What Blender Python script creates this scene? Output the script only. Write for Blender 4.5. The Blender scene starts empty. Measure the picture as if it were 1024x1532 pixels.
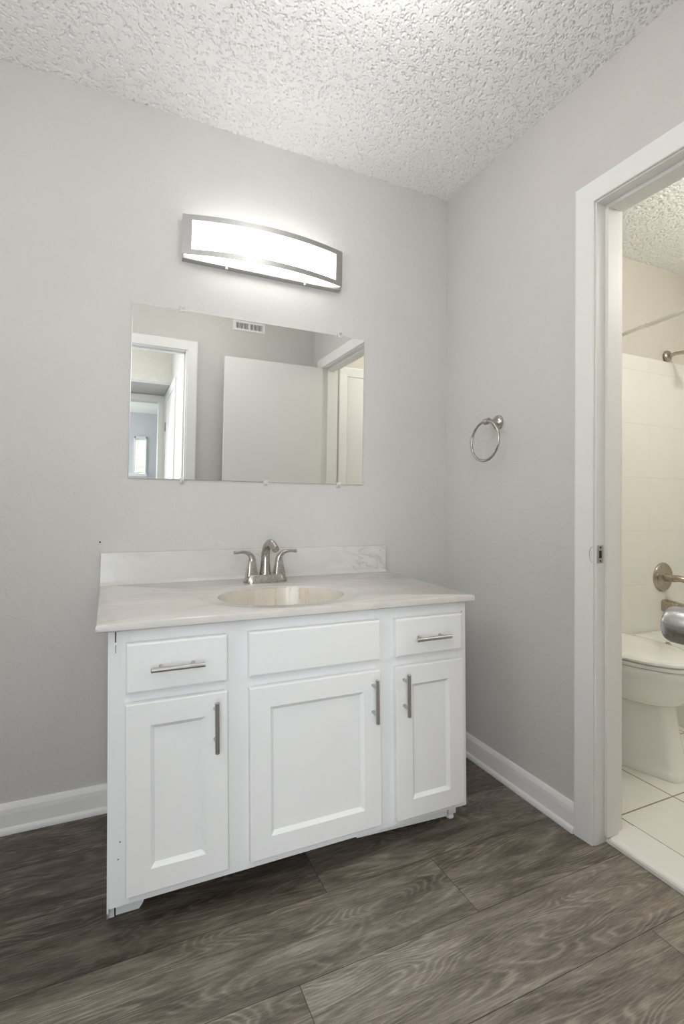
import bpy, bmesh, math, random
import numpy as np
from mathutils import Vector, Matrix, Euler

random.seed(4)
SC = bpy.context.scene
COL = SC.collection
PI = math.pi

# ------------------------------------------------------------------ camera
cam_d = bpy.data.cameras.new('camera')
cam = bpy.data.objects.new('camera', cam_d)
COL.objects.link(cam)
SC.camera = cam
F_PX, CY_PX, H_PX = 756.03, 730.5, 1532.0
yaw, pitch, roll = 0.4307, 0.0256, 0.0150
rgt = Vector((math.cos(yaw), -math.sin(yaw), 0)); fwd = Vector((math.sin(yaw), math.cos(yaw), 0)); upv = Vector((0, 0, 1))
fwd2 = fwd * math.cos(pitch) + upv * math.sin(pitch)
up2 = upv * math.cos(pitch) - fwd * math.sin(pitch)
r3 = rgt * math.cos(roll) + up2 * math.sin(roll)
up3 = up2 * math.cos(roll) - rgt * math.sin(roll)
m = Matrix((r3, up3, -fwd2)).transposed().to_4x4()
m.translation = Vector((-1.3839, -1.8909, 1.048))
cam.matrix_world = m
cam_d.sensor_fit = 'VERTICAL'
cam_d.sensor_height = 36.0
cam_d.lens = F_PX * 36.0 / H_PX
cam_d.shift_y = -(H_PX / 2 - CY_PX) / H_PX
cam_d.clip_start = 0.02

# ------------------------------------------------------------------ world, exposure, lights
SC.view_settings.view_transform = 'Standard'
SC.view_settings.look = 'None'
SC.view_settings.gamma = 1.0
SC.view_settings.use_curve_mapping = False
SC.view_settings.exposure = 0.26
SC.cycles.use_denoising = True
SC.cycles.diffuse_bounces = 8
SC.cycles.max_bounces = 16
SC.cycles.sample_clamp_indirect = 6.0

world = bpy.data.worlds.new('world')
SC.world = world
world.use_nodes = True
bg = world.node_tree.nodes['Background']
bg.inputs[0].default_value = (0.75, 0.86, 1.0, 1)
bg.inputs[1].default_value = 1.5


def area(name, loc, target, sx, sy, power, col=(1, 1, 1)):
    d = bpy.data.lights.new(name, 'AREA')
    d.shape = 'RECTANGLE'; d.size = sx; d.size_y = sy; d.energy = power; d.color = col
    o = bpy.data.objects.new(name, d)
    o.location = loc
    o.rotation_euler = (Vector(target) - Vector(loc)).to_track_quat('-Z', 'Y').to_euler()
    COL.objects.link(o)
    return o


def soft_point(name, loc, radius, power, col=(1, 1, 1)):
    d = bpy.data.lights.new(name, 'POINT')
    d.shadow_soft_size = radius; d.energy = power; d.color = col
    o = bpy.data.objects.new(name, d); o.location = loc
    COL.objects.link(o)
    return o


LAMP_EMIT = 5.2
soft_point('vanity_room_fill', (-0.85, -0.98, 2.28), 0.11, 5.2, (1.0, 0.985, 0.96))  # unseen point light added to brighten the ceiling and upper walls
soft_point('left_side_fill', (-2.04, -1.28, 1.85), 0.16, 11, (0.95, 0.975, 1.0))  # added point light out of view, lifts the darker left side
soft_point('bathroom_fill', (1.02, -1.18, 2.18), 0.12, 17, (1.0, 0.975, 0.91))  # unseen point light added to brighten the bathroom
soft_point('hall_fill', (-1.95, -2.12, 2.18), 0.14, 15, (1.0, 0.99, 0.97))  # unseen point light added to brighten the hall in the mirror
area('hall_window_daylight', (-1.85, -2.95, 1.25), (-0.95, -0.3, 0.75), 1.0, 1.7, 25, (0.86, 0.93, 1.0))  # added cool fill through the rear doorway onto the cabinet, no window here
area('bedroom_fill', (-2.4, -6.6, 1.5), (-1.0, -6.0, 1.4), 1.6, 1.5, 60, (0.90, 0.95, 1.0))  # unseen area light added inside the bedroom, away from its window

# ------------------------------------------------------------------ materials


def mat(name, col, rough=0.5, metal=0.0, spec=0.5, coat=0.0):
    mm = bpy.data.materials.new(name)
    mm.use_nodes = True
    b = mm.node_tree.nodes['Principled BSDF']
    b.inputs['Base Color'].default_value = (*col, 1)
    b.inputs['Roughness'].default_value = rough
    b.inputs['Metallic'].default_value = metal
    b.inputs['Specular IOR Level'].default_value = spec
    b.inputs['Coat Weight'].default_value = coat
    return mm


def nd(mm, t, **kw):
    n = mm.node_tree.nodes.new(t)
    for k, v in kw.items():
        setattr(n, k, v)
    return n


def lk(mm, a, b):
    mm.node_tree.links.new(a, b)


def bsdf(mm):
    return mm.node_tree.nodes['Principled BSDF']


def noise(mm, scale, detail=3, rough=0.55, vec=None, dist=0.0):
    n = nd(mm, 'ShaderNodeTexNoise')
    n.inputs['Scale'].default_value = scale
    n.inputs['Detail'].default_value = detail
    n.inputs['Roughness'].default_value = rough
    n.inputs['Distortion'].default_value = dist
    if vec is None:
        tc = nd(mm, 'ShaderNodeTexCoord')
        vec = tc.outputs['Object']
    lk(mm, vec, n.inputs['Vector'])
    return n


def add_bump(mm, height, strength, dist, prev=None):
    b = nd(mm, 'ShaderNodeBump')
    b.inputs['Strength'].default_value = strength
    b.inputs['Distance'].default_value = dist
    lk(mm, height, b.inputs['Height'])
    if prev is not None:
        lk(mm, prev, b.inputs['Normal'])
    lk(mm, b.outputs[0], bsdf(mm).inputs['Normal'])
    return b.outputs[0]


def ramp(mm, fac, stops):
    r = nd(mm, 'ShaderNodeValToRGB')
    el = r.color_ramp.elements
    el[0].position, el[0].color = stops[0][0], (*stops[0][1], 1)
    el[1].position, el[1].color = stops[-1][0], (*stops[-1][1], 1)
    for p, c in stops[1:-1]:
        e = el.new(p); e.color = (*c, 1)
    lk(mm, fac, r.inputs[0])
    return r


def math_n(mm, op, a, b=None):
    n = nd(mm, 'ShaderNodeMath', operation=op)
    for i, v in enumerate((a, b)):
        if v is None: continue
        if isinstance(v, (int, float)): n.inputs[i].default_value = v
        else: lk(mm, v, n.inputs[i])
    return n.outputs[0]


def wall_paint(name, col, bump=0.5):
    mm = mat(name, col, 0.55, spec=0.3)
    n1 = noise(mm, 150, 2, 0.5)
    n2 = noise(mm, 16, 4, 0.6, dist=1.2)
    n3 = noise(mm, 3.0, 2, 0.5)
    p = add_bump(mm, n1.outputs[0], 0.30 * bump, 0.004)
    p = add_bump(mm, n2.outputs[0], 0.45 * bump, 0.008, p)
    c = ramp(mm, n3.outputs[0], [(0.3, tuple(x * 0.98 for x in col)), (0.7, tuple(min(1, x * 1.02) for x in col))])
    lk(mm, c.outputs[0], bsdf(mm).inputs['Base Color'])
    return mm


def white_paint(name, col, rough=0.38, bump=0.12):
    mm = mat(name, col, rough, spec=0.4)
    tc = nd(mm, 'ShaderNodeTexCoord')
    mp = nd(mm, 'ShaderNodeMapping')
    mp.inputs['Scale'].default_value = (1, 1, 0.25)
    lk(mm, tc.outputs['Object'], mp.inputs[0])
    n = noise(mm, 110, 3, 0.6, mp.outputs[0])
    add_bump(mm, n.outputs[0], bump, 0.002)
    return mm


def brushed(name, col, rough=0.3):
    mm = mat(name, col, rough, 1.0)
    n = noise(mm, 300, 2, 0.5)
    r = nd(mm, 'ShaderNodeMapRange')
    r.inputs[3].default_value = rough - 0.05; r.inputs[4].default_value = rough + 0.08
    lk(mm, n.outputs[0], r.inputs[0]); lk(mm, r.outputs[0], bsdf(mm).inputs['Roughness'])
    return mm


M = {}
M['wall'] = wall_paint('greige_wall_paint', (0.600, 0.586, 0.562), 0.8)
M['bath_wall'] = wall_paint('bath_wall_paint', (0.60, 0.575, 0.52), 0.5)
M['popcorn'] = mat('popcorn_ceiling', (0.91, 0.907, 0.90), 0.9, spec=0.1)
_n = noise(M['popcorn'], 420, 3, 0.6)
add_bump(M['popcorn'], _n.outputs[0], 0.5, 0.003)
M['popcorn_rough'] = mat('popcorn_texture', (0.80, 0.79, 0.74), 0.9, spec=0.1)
_n = noise(M['popcorn_rough'], 70, 4, 0.65)
_r = ramp(M['popcorn_rough'], _n.outputs[0], [(0.38, (0, 0, 0)), (0.56, (1, 1, 1))])
add_bump(M['popcorn_rough'], _r.outputs[0], 0.6, 0.008)
M['trim'] = white_paint('trim_paint', (0.79, 0.785, 0.775), 0.45)
M['door_paint'] = white_paint('door_paint', (0.74, 0.735, 0.72), 0.45, 0.08)
M['cab'] = white_paint('cabinet_paint', (0.80, 0.80, 0.80), 0.42, 0.10)
M['dark'] = mat('dark_gap', (0.03, 0.028, 0.026), 0.8)
M['nickel'] = brushed('brushed_nickel', (0.47, 0.445, 0.415), 0.27)
M['steel'] = brushed('brushed_steel', (0.50, 0.49, 0.475), 0.28)
M['frame_metal'] = brushed('satin_nickel_frame', (0.50, 0.49, 0.48), 0.42)
M['bronze_nickel'] = brushed('aged_nickel', (0.46, 0.41, 0.34), 0.25)
M['porcelain'] = mat('porcelain', (0.85, 0.84, 0.80), 0.12, spec=0.5, coat=0.4)
M['tub'] = mat('tub_enamel', (0.82, 0.81, 0.765), 0.18, spec=0.5)
M['clear'] = mat('clear_plastic', (0.85, 0.85, 0.85), 0.12)
bsdf(M['clear']).inputs['Alpha'].default_value = 0.45
M['mirror'] = mat('mirror_silver', (0.93, 0.945, 0.935), 0.0, 1.0)
M['mirror_edge'] = mat('mirror_glass_edge', (0.50, 0.55, 0.53), 0.15)
M['rod'] = mat('white_rod', (0.80, 0.79, 0.76), 0.3)
M['vent_dark'] = mat('vent_dark', (0.22, 0.21, 0.20), 0.7)
M['blind'] = mat('blind_slat', (0.85, 0.86, 0.86), 0.5)
M['carpet'] = mat('carpet', (0.42, 0.42, 0.42), 0.95)
M['bed_wall'] = wall_paint('bedroom_wall_paint', (0.62, 0.62, 0.62), 0.4)

mm = mat('lamp_diffuser', (0.9, 0.9, 0.9), 0.5)
bsdf(mm).inputs['Emission Color'].default_value = (1.0, 0.985, 0.965, 1)
bsdf(mm).inputs['Emission Strength'].default_value = LAMP_EMIT
M['diffuser'] = mm

mm = mat('daylight_outside', (0.5, 0.6, 0.4), 1.0)
n = noise(mm, 9, 4, 0.7)
r = ramp(mm, n.outputs[0], [(0.35, (0.25, 0.42, 0.14)), (0.5, (0.75, 0.85, 0.62)), (0.62, (0.9, 0.95, 1.0))])
lk(mm, r.outputs[0], bsdf(mm).inputs['Emission Color'])
bsdf(mm).inputs['Emission Strength'].default_value = 2.0
M['outside'] = mm

# cultured marble
def marble(name, base, vein, streak_scale, amount):
    mm = mat(name, base, 0.20, spec=0.5, coat=0.12)
    tc = nd(mm, 'ShaderNodeTexCoord')
    mp = nd(mm, 'ShaderNodeMapping')
    mp.inputs['Scale'].default_value = streak_scale
    mp.inputs['Rotation'].default_value = (0, 0, 0.25)
    lk(mm, tc.outputs['Object'], mp.inputs[0])
    n1 = noise(mm, 3.2, 5, 0.62, mp.outputs[0], 1.4)
    # thin veins: distance of the noise from its middle value
    d = math_n(mm, 'ABSOLUTE', math_n(mm, 'SUBTRACT', n1.outputs[0], 0.5))
    v = ramp(mm, d, [(0.0, (1, 1, 1)), (0.022, (0.15, 0.15, 0.15)), (0.07, (0, 0, 0))])
    n2 = noise(mm, 2.0, 2, 0.5)
    g = ramp(mm, n2.outputs[0], [(0.45, (0, 0, 0)), (0.68, (1, 1, 1))])
    f = math_n(mm, 'MULTIPLY', math_n(mm, 'MULTIPLY', v.outputs[0], g.outputs[0]), amount)
    n3 = noise(mm, 6.0, 4, 0.6, mp.outputs[0], 0.6)
    cl = ramp(mm, n3.outputs[0], [(0.35, tuple(x * 0.91 for x in base)), (0.65, base)])
    mx = nd(mm, 'ShaderNodeMix', data_type='RGBA')
    lk(mm, f, mx.inputs[0]); lk(mm, cl.outputs[0], mx.inputs[6])
    mx.inputs[7].default_value = (*vein, 1)
    lk(mm, mx.outputs[2], bsdf(mm).inputs['Base Color'])
    return mm


M['marble'] = marble('cultured_marble', (0.640, 0.612, 0.582), (0.36, 0.34, 0.26), (0.8, 2.6, 1.5), 0.8)
M['marble_splash'] = marble('cultured_marble_splash', (0.640, 0.625, 0.600), (0.36, 0.34, 0.26), (1.3, 1.0, 2.6), 0.75)
M['marble_bowl'] = marble('cultured_marble_bowl', (0.68, 0.632, 0.55), (0.46, 0.33, 0.18), (4.5, 1.5, 0.6), 0.85)

# wall tile and floor tile: flat tiles with grout lines
def tile(name, col, grout, w, h, ox, oz, mortar, axes, rough=0.2, bump=0.25, faint=0.0):
    mm = mat(name, col, rough, spec=0.5)
    tc = nd(mm, 'ShaderNodeTexCoord')
    sp = nd(mm, 'ShaderNodeSeparateXYZ'); lk(mm, tc.outputs['Object'], sp.inputs[0])
    def line(c, off, size):
        a = math_n(mm, 'DIVIDE', math_n(mm, 'SUBTRACT', c, off), size)
        fr = math_n(mm, 'FRACT', a)
        e = math_n(mm, 'MINIMUM', fr, math_n(mm, 'SUBTRACT', 1.0, fr))
        return math_n(mm, 'MULTIPLY', e, size)
    dd = math_n(mm, 'MINIMUM', math_n(mm, 'ADD', line(sp.outputs[axes[0]], ox, w), faint), line(sp.outputs[axes[1]], oz, h))
    k = nd(mm, 'ShaderNodeMapRange'); k.interpolation_type = 'SMOOTHSTEP'
    k.inputs[1].default_value = mortar * 0.5; k.inputs[2].default_value = mortar * 0.5 + 0.0012
    lk(mm, dd, k.inputs[0])
    n = noise(mm, 7, 3, 0.6)
    cl = ramp(mm, n.outputs[0], [(0.3, tuple(x * 0.975 for x in col)), (0.7, col)])
    mx = nd(mm, 'ShaderNodeMix', data_type='RGBA')
    lk(mm, k.outputs[0], mx.inputs[0]); mx.inputs[6].default_value = (*grout, 1)
    lk(mm, cl.outputs[0], mx.inputs[7])
    lk(mm, mx.outputs[2], bsdf(mm).inputs['Base Color'])
    add_bump(mm, k.outputs[0], bump, 0.002)
    return mm


M['wall_tile'] = tile('wall_tile', (0.80, 0.79, 0.745), (0.72, 0.705, 0.655), 0.293, 0.301, 1.110, 0.003, 0.002, (0, 2), faint=0.0011)
M['floor_tile'] = tile('floor_tile', (0.82, 0.80, 0.745), (0.30, 0.26, 0.19), 0.285, 0.30, 0.180, -0.73, 0.004, (0, 1), 0.25)

# vinyl plank: UV in metres along / across each plank, one random number per plank
mm = mat('vinyl_plank', (0.1, 0.09, 0.08), 0.42, spec=0.35)
uv = nd(mm, 'ShaderNodeUVMap'); uv.uv_map = 'plank_uv'
at = nd(mm, 'ShaderNodeAttribute'); at.attribute_name = 'plank_tone'
mp = nd(mm, 'ShaderNodeMapping'); mp.inputs['Scale'].default_value = (1.0, 7.5, 1.0)
lk(mm, uv.outputs[0], mp.inputs[0])
warp = noise(mm, 2.6, 3, 0.55, mp.outputs[0])                       # slow warp of the growth rings
mp2 = nd(mm, 'ShaderNodeMapping'); mp2.inputs['Scale'].default_value = (0.9, 5.0, 1.0)
lk(mm, uv.outputs[0], mp2.inputs[0])
field = noise(mm, 2.0, 1.5, 0.4, mp2.outputs[0], 0.7)
rings = math_n(mm, 'SINE', math_n(mm, 'MULTIPLY', math_n(mm, 'ADD', field.outputs[0], math_n(mm, 'MULTIPLY', warp.outputs[0], 0.10)), 150.0))
rings = math_n(mm, 'POWER', math_n(mm, 'MULTIPLY_ADD', rings, 0.5), 2.2)
rings.node.inputs[0].links[0].from_node.inputs[2].default_value = 0.5
mask = ramp(mm, warp.outputs[0], [(0.40, (0.12, 0.12, 0.12)), (0.60, (1, 1, 1))])
mp3 = nd(mm, 'ShaderNodeMapping'); mp3.inputs['Scale'].default_value = (9.0, 130.0, 1.0)
lk(mm, uv.outputs[0], mp3.inputs[0])
fine = noise(mm, 2.4, 5, 0.72, mp3.outputs[0])
mp4 = nd(mm, 'ShaderNodeMapping'); mp4.inputs['Scale'].default_value = (1.8, 10.0, 1.0)
lk(mm, uv.outputs[0], mp4.inputs[0])
cloud = noise(mm, 2.2, 5, 0.62, mp4.outputs[0], 0.6)
tone = math_n(mm, 'ADD', math_n(mm, 'MULTIPLY', fine.outputs[0], 0.62), math_n(mm, 'MULTIPLY', cloud.outputs[0], 0.72))
tone = math_n(mm, 'ADD', tone, math_n(mm, 'MULTIPLY', math_n(mm, 'SUBTRACT', math_n(mm, 'MULTIPLY', rings, mask.outputs[0]), 0.2), 0.16))
tone = math_n(mm, 'ADD', tone, math_n(mm, 'MULTIPLY', at.outputs['Fac'], 0.12))
cr = ramp(mm, tone, [(0.42, (0.048, 0.038, 0.030)), (0.62, (0.132, 0.111, 0.089)), (0.78, (0.232, 0.202, 0.166)), (0.98, (0.385, 0.346, 0.288))])
lk(mm, cr.outputs[0], bsdf(mm).inputs['Base Color'])
add_bump(mm, fine.outputs[0], 0.15, 0.001)
M['plank'] = mm

# ------------------------------------------------------------------ mesh helpers


def obj(name, bm, material, parent=None, smooth=False, auto=None):
    me = bpy.data.meshes.new(name)
    bmesh.ops.recalc_face_normals(bm, faces=bm.faces)
    bm.to_mesh(me); bm.free()
    me.materials.append(M[material] if isinstance(material, str) else material)
    if smooth:
        for p in me.polygons: p.use_smooth = True
        if auto:
            a = math.radians(auto)
            bm2 = bmesh.new(); bm2.from_mesh(me)
            for e in bm2.edges:
                if len(e.link_faces) == 2 and e.calc_face_angle(0) > a: e.smooth = False
            bm2.to_mesh(me); bm2.free()
    o = bpy.data.objects.new(name, me)
    COL.objects.link(o)
    if parent is not None: o.parent = parent
    return o


def tag(o, label, cat, group=None):
    o['label'] = label; o['category'] = cat
    if group: o['group'] = group
    return o


def thing(name, label, cat, loc=(0, 0, 0), group=None):
    o = bpy.data.objects.new(name, None)
    o.empty_display_size = 0.05
    COL.objects.link(o); o.location = loc
    return tag(o, label, cat, group)


def struct(name, bm, material, label=None, parent=None, **kw):
    o = obj(name, bm, material, parent, **kw)
    if parent is None:
        o['kind'] = 'structure'
        if label: o['label'] = label
        o['category'] = {'wall': 'wall', 'floor': 'floor', 'ceiling': 'ceiling', 'baseboard': 'baseboard', 'trim': 'trim',
                         'window': 'window', 'door': 'door'}.get(name.split('_')[0], 'wall')
    return o


def box(bm, x0, x1, y0, y1, z0, z1, bev=0.0, seg=2):
    """axis-aligned box with bevelled edges added to bm"""
    t = bmesh.new()
    vs = [t.verts.new((x, y, z)) for x in (x0, x1) for y in (y0, y1) for z in (z0, z1)]
    for f in ((0, 1, 3, 2), (4, 6, 7, 5), (0, 4, 5, 1), (2, 3, 7, 6), (0, 2, 6, 4), (1, 5, 7, 3)):
        t.faces.new([vs[i] for i in f])
    if bev:
        bmesh.ops.bevel(t, geom=t.edges[:], offset=bev, segments=seg, affect='EDGES', profile=0.6)
    merge(bm, t)
    return bm


def merge(bm, t, mtx=None):
    if mtx is not None: bmesh.ops.transform(t, matrix=mtx, verts=t.verts)
    mp_ = {}
    for v in t.verts: mp_[v] = bm.verts.new(v.co)
    for f in t.faces:
        try: bm.faces.new([mp_[v] for v in f.verts])
        except ValueError: pass
    t.free()


def bx(*a, **k):
    return box(bmesh.new(), *a, **k)


def loft(bm, rings, cap0=True, cap1=True, closed=True):
    R = [[bm.verts.new(p) for p in r] for r in rings]
    n = len(R[0])
    for a, b in zip(R[:-1], R[1:]):
        for i in range(n if closed else n - 1):
            j = (i + 1) % n
            bm.faces.new((a[i], a[j], b[j], b[i]))
    if cap0: bm.faces.new(R[0][::-1])
    if cap1: bm.faces.new(R[-1])
    return bm


def frames(pts):
    pts = [Vector(p) for p in pts]
    out = []
    nrm = None
    for i, p in enumerate(pts):
        t = (pts[min(i + 1, len(pts) - 1)] - pts[max(i - 1, 0)]).normalized()
        if nrm is None:
            nrm = t.orthogonal().normalized()
        nrm = (nrm - t * nrm.dot(t)).normalized()
        out.append((p, nrm, t.cross(nrm)))
    return out


def tube(bm, pts, rad, n=14, caps=True):
    fr = frames(pts)
    rad = rad if isinstance(rad, (list, tuple)) else [rad] * len(pts)
    rings = [[p + (a * math.cos(2 * PI * k / n) + b * math.sin(2 * PI * k / n)) * r for k in range(n)] for (p, a, b), r in zip(fr, rad)]
    return loft(bm, rings, caps, caps)


def lathe(bm, prof, origin, axis, n=32):
    """prof: (radius, distance along axis)"""
    ax = Vector(axis).normalized(); a = ax.orthogonal().normalized(); b = ax.cross(a); o = Vector(origin)
    rings = [[o + ax * h + (a * math.cos(2 * PI * k / n) + b * math.sin(2 * PI * k / n)) * max(r, 1e-4) for k in range(n)] for r, h in prof]
    return loft(bm, rings)


def superring(cx, cy, z, a, bf, bb, n=2.4, N=48):
    """plan outline: half width a, length bf to -y and bb to +y"""
    out = []
    for k in range(N):
        t = 2 * PI * k / N
        c, s = math.cos(t), math.sin(t)
        x = a * math.copysign(abs(c) ** (2 / n), c)
        y = (bb if s > 0 else bf) * math.copysign(abs(s) ** (2 / n), s)
        out.append((cx + x, cy + y, z))
    return out


def rrect(cx, cy, z, hx, hy, r, seg=6):
    out = []
    for qx, qy, a0 in ((1, 1, 0), (-1, 1, PI / 2), (-1, -1, PI), (1, -1, 1.5 * PI)):
        for k in range(seg + 1):
            a = a0 + PI / 2 * k / seg
            out.append((cx + qx * (hx - r) + r * math.cos(a), cy + qy * (hy - r) + r * math.sin(a), z))
    return out


def prism(bm, prof, axis, a, b, place):
    """extrude a 2-D profile between a and b: place(u, v, t) -> point"""
    return loft(bm, [[place(u, v, t) for u, v in prof] for t in (a, b)])


# ------------------------------------------------------------------ room shell
H = 2.44
YR = -1.67            # rear wall face
XL = -2.25            # left wall face
XB = 0.115            # bathroom side of the right wall
JF, JN = -0.787, -1.500   # bathroom doorway jamb faces (far, near)
OPEN_Z = 2.008

# plank floor
bm = bmesh.new()
uvl = bm.loops.layers.uv.new('plank_uv')
PW, PL = 0.2145, 1.22
joint = {0: -1.1, 1: -0.83, 2: -0.497, 3: -0.985, 4: -0.14, -1: -0.6}
tones = []
TONE = {(1, -2.05): -1.0, (0, -2.32): -0.9, (0, -1.1): -0.5, (1, -0.83): -0.1, (2, -1.72): 0.0, (2, -0.5): -0.1, (3, -2.21): 0.1, (3, -0.99): 0.6, (4, -1.36): 0.5, (4, -0.14): 0.7, (-1, -1.82): -0.8, (2, -2.94): -0.8}
row = 0
y_top = 0.02
seam0 = -0.412 + PW      # row 1 spans -0.412 .. -0.6265
k = -1
while True:
    y1 = seam0 - PW * (k - 0) + 0.0
    y0 = y1 - PW
    if y1 < -3.7: break
    yy1, yy0 = min(y1, 0.03), max(y0, -3.7)
    if yy1 > yy0:
        j0 = joint.get(k, random.uniform(-1, 0)) - 4 * PL
        while j0 < 0.3:
            xa, xb = max(j0, -3.25), min(j0 + PL, 0.047 if yy1 > -1.7 else 0.0)
            if xb > xa:
                g = 0.0007
                vs = [bm.verts.new(p) for p in ((xa + g, yy0 + g, 0), (xb - g, yy0 + g, 0), (xb - g, yy1 - g, 0), (xa + g, yy1 - g, 0))]
                f = bm.faces.new(vs)
                ru, rv = random.uniform(0, 50), random.uniform(0, 50)
                for l in f.loops:
                    l[uvl].uv = (l.vert.co.x + ru, l.vert.co.y + rv)
                tones.append(TONE.get((k, round(j0, 2)), random.uniform(-1, 1) * 0.5))
            j0 += PL
    k += 1
fl = struct('floor', bm, 'plank', 'grey brown wood-look vinyl plank floor')
att = fl.data.attributes.new('plank_tone', 'FLOAT', 'FACE')
att.data.foreach_set('value', tones)
struct('floor_subfloor', bx(-3.3, 0.06, -3.72, 0.05, -0.06, -0.0015), 'dark', 'dark joints between the vinyl planks')

# walls of the vanity room
struct('wall_back', bx(XL - 0.1, 2.0, 0, 0.1, -0.05, H + 0.05), 'wall', 'greige textured wall behind the vanity')
bm = bmesh.new()
box(bm, 0, XB, JF + 0.02, 0.0, -0.05, H + 0.05)
box(bm, 0, XB, YR - 0.02, JN - 0.02, -0.05, H + 0.05)
box(bm, 0, XB, JN - 0.02, JF + 0.02, OPEN_Z + 0.02, H + 0.05)
struct('wall_right', bm, 'wall', 'greige wall with the bathroom doorway')
RX1, RX0, RTOP = -0.935, -1.70, 2.055
bm = bmesh.new()
box(bm, RX1 + 0.02, XB, YR - 0.115, YR, -0.05, H + 0.05)
box(bm, XL - 0.1, RX0 - 0.02, YR - 0.115, YR, -0.05, H + 0.05)
box(bm, RX0 - 0.02, RX1 + 0.02, YR - 0.115, YR, RTOP + 0.02, H + 0.05)
struct('wall_rear', bm, 'wall', 'greige wall opposite the mirror with a doorway')
struct('wall_left', bx(XL - 0.1, XL, YR, 0, -0.05, H + 0.05), 'wall', 'greige wall left of the vanity')

# popcorn ceiling: real relief where the photograph sees it close
def popcorn(nx, ny, step, seed):
    rng = np.random.default_rng(seed)
    fx = np.fft.fftfreq(nx, step)[:, None]; fy = np.fft.fftfreq(ny, step)[None, :]
    fr = np.sqrt(fx ** 2 + fy ** 2)
    def band(wl, width):
        w = rng.standard_normal((nx, ny))
        s = np.fft.fft2(w) * np.exp(-((fr - 1 / wl) / (width / wl)) ** 2)
        o = np.real(np.fft.ifft2(s)); return o / o.std()
    n2 = band(0.008, 0.45); n3 = band(0.035, 0.7)
    # irregular pits between the sprayed lumps, thicker in some patches than others
    prob = np.clip(0.16 * (1 + 0.7 * n3), 0.0, 1.0) * (step / 0.004) ** 2 * 1.05
    seeds = (rng.random((nx, ny)) < prob).astype(float)
    sig = 0.0017
    g = np.real(np.fft.ifft2(np.fft.fft2(seeds) * np.exp(-2 * (math.pi * fr * sig) ** 2)))
    g *= 2 * math.pi * (sig / step) ** 2
    pit = 1 - np.exp(-1.15 * np.clip(g - 0.32, 0, None) * 1.6)
    return (1 - pit) * 0.0075 + n2 * 0.00030


def relief_ceiling(name, x0, x1, y0, y1, step, seed, material, label):
    nx, ny = int((x1 - x0) / step) + 1, int((y1 - y0) / step) + 1
    hgt = popcorn(nx, ny, step, seed)
    xs = np.linspace(x0, x1, nx); ys = np.linspace(y0, y1, ny)
    X, Y = np.meshgrid(xs, ys, indexing='ij')
    co = np.stack([X, Y, H + 0.0045 - hgt], -1).reshape(-1, 3)
    idx = np.arange(nx * ny).reshape(nx, ny)
    q = np.stack([idx[:-1, :-1], idx[:-1, 1:], idx[1:, 1:], idx[1:, :-1]], -1).reshape(-1, 4)
    me = bpy.data.meshes.new(name)
    me.vertices.add(len(co)); me.vertices.foreach_set('co', co.astype(np.float32).ravel())
    me.loops.add(q.size); me.loops.foreach_set('vertex_index', q.astype(np.int32).ravel())
    me.polygons.add(len(q)); me.polygons.foreach_set('loop_start', np.arange(0, q.size, 4, dtype=np.int32))
    me.polygons.foreach_set('loop_total', np.full(len(q), 4, dtype=np.int32))
    me.update(calc_edges=True)
    me.polygons.foreach_set('use_smooth', np.ones(len(q), dtype=bool))
    me.materials.append(M[material])
    o = bpy.data.objects.new(name, me); COL.objects.link(o)
    o['kind'] = 'structure'; o['label'] = label; o['category'] = 'ceiling'
    return o


relief_ceiling('ceiling', -2.0, 0.001, -1.25, 0.001, 0.0026, 7, 'popcorn', 'white popcorn ceiling above the vanity')
bm = bmesh.new()
box(bm, XL - 0.1, 0.0, YR - 0.1, -1.25, H, H + 0.05)
box(bm, XL - 0.1, -2.0, -1.25, 0.0, H, H + 0.05)
box(bm, -2.0, 0.0, -1.25, 0.0, H + 0.006, H + 0.05)
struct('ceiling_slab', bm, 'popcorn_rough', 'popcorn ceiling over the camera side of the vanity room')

# baseboards: tall board with a shoe moulding
BB = [(0, 0), (0.021, 0), (0.0215, 0.006), (0.020, 0.013), (0.0165, 0.018), (0.013, 0.020), (0.0125, 0.060), (0.011, 0.074), (0.0075, 0.083), (0.005, 0.088), (0, 0.0895)]
def baseboard(name, label, axis, a, b, sign, at_):
    if axis == 'x': pl_ = lambda u, v, t: (t, at_ + sign * u, v)
    else: pl_ = lambda u, v, t: (at_ + sign * u, t, v)
    return struct(name, prism(bmesh.new(), BB, axis, a, b, pl_), 'trim', label)


baseboard('baseboard_back', 'white baseboard left of the vanity', 'x', XL, 0.0, -1, 0.0)
baseboard('baseboard_right', 'white baseboard under the towel ring', 'y', -0.7185, 0.0, -1, 0.0)
baseboard('baseboard_rear', 'white baseboard behind the open door', 'x', -0.862, 0.0, 1, YR)
baseboard('baseboard_left', 'white baseboard on the left wall', 'y', YR, 0.0, 1, XL)

# casing profile across its width (0 = inner edge), thickness
CAS = [(0, 0), (0, 0.009), (0.003, 0.011), (0.012, 0.0115), (0.050, 0.0145), (0.062, 0.0155), (0.068, 0.0145), (0.070, 0.012), (0.070, 0)]

def casing_set(bm, place, a0, a1, top, w=0.070, bottom=0.0):
    """U-shaped casing with mitred corners. place(a, z, t): a along the wall, t thickness"""
    s = 1 if a1 > a0 else -1
    rings = []
    for leg in range(4):
        ring = []
        for u, t in CAS:
            u = u * w / 0.070
            if leg == 0: p = (a0 - s * u, bottom)
            elif leg == 1: p = (a0 - s * u, top + u)
            elif leg == 2: p = (a1 + s * u, top + u)
            else: p = (a1 + s * u, bottom)
            ring.append(place(p[0], p[1], t))
        rings.append(ring)
    return loft(bm, rings)


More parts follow.
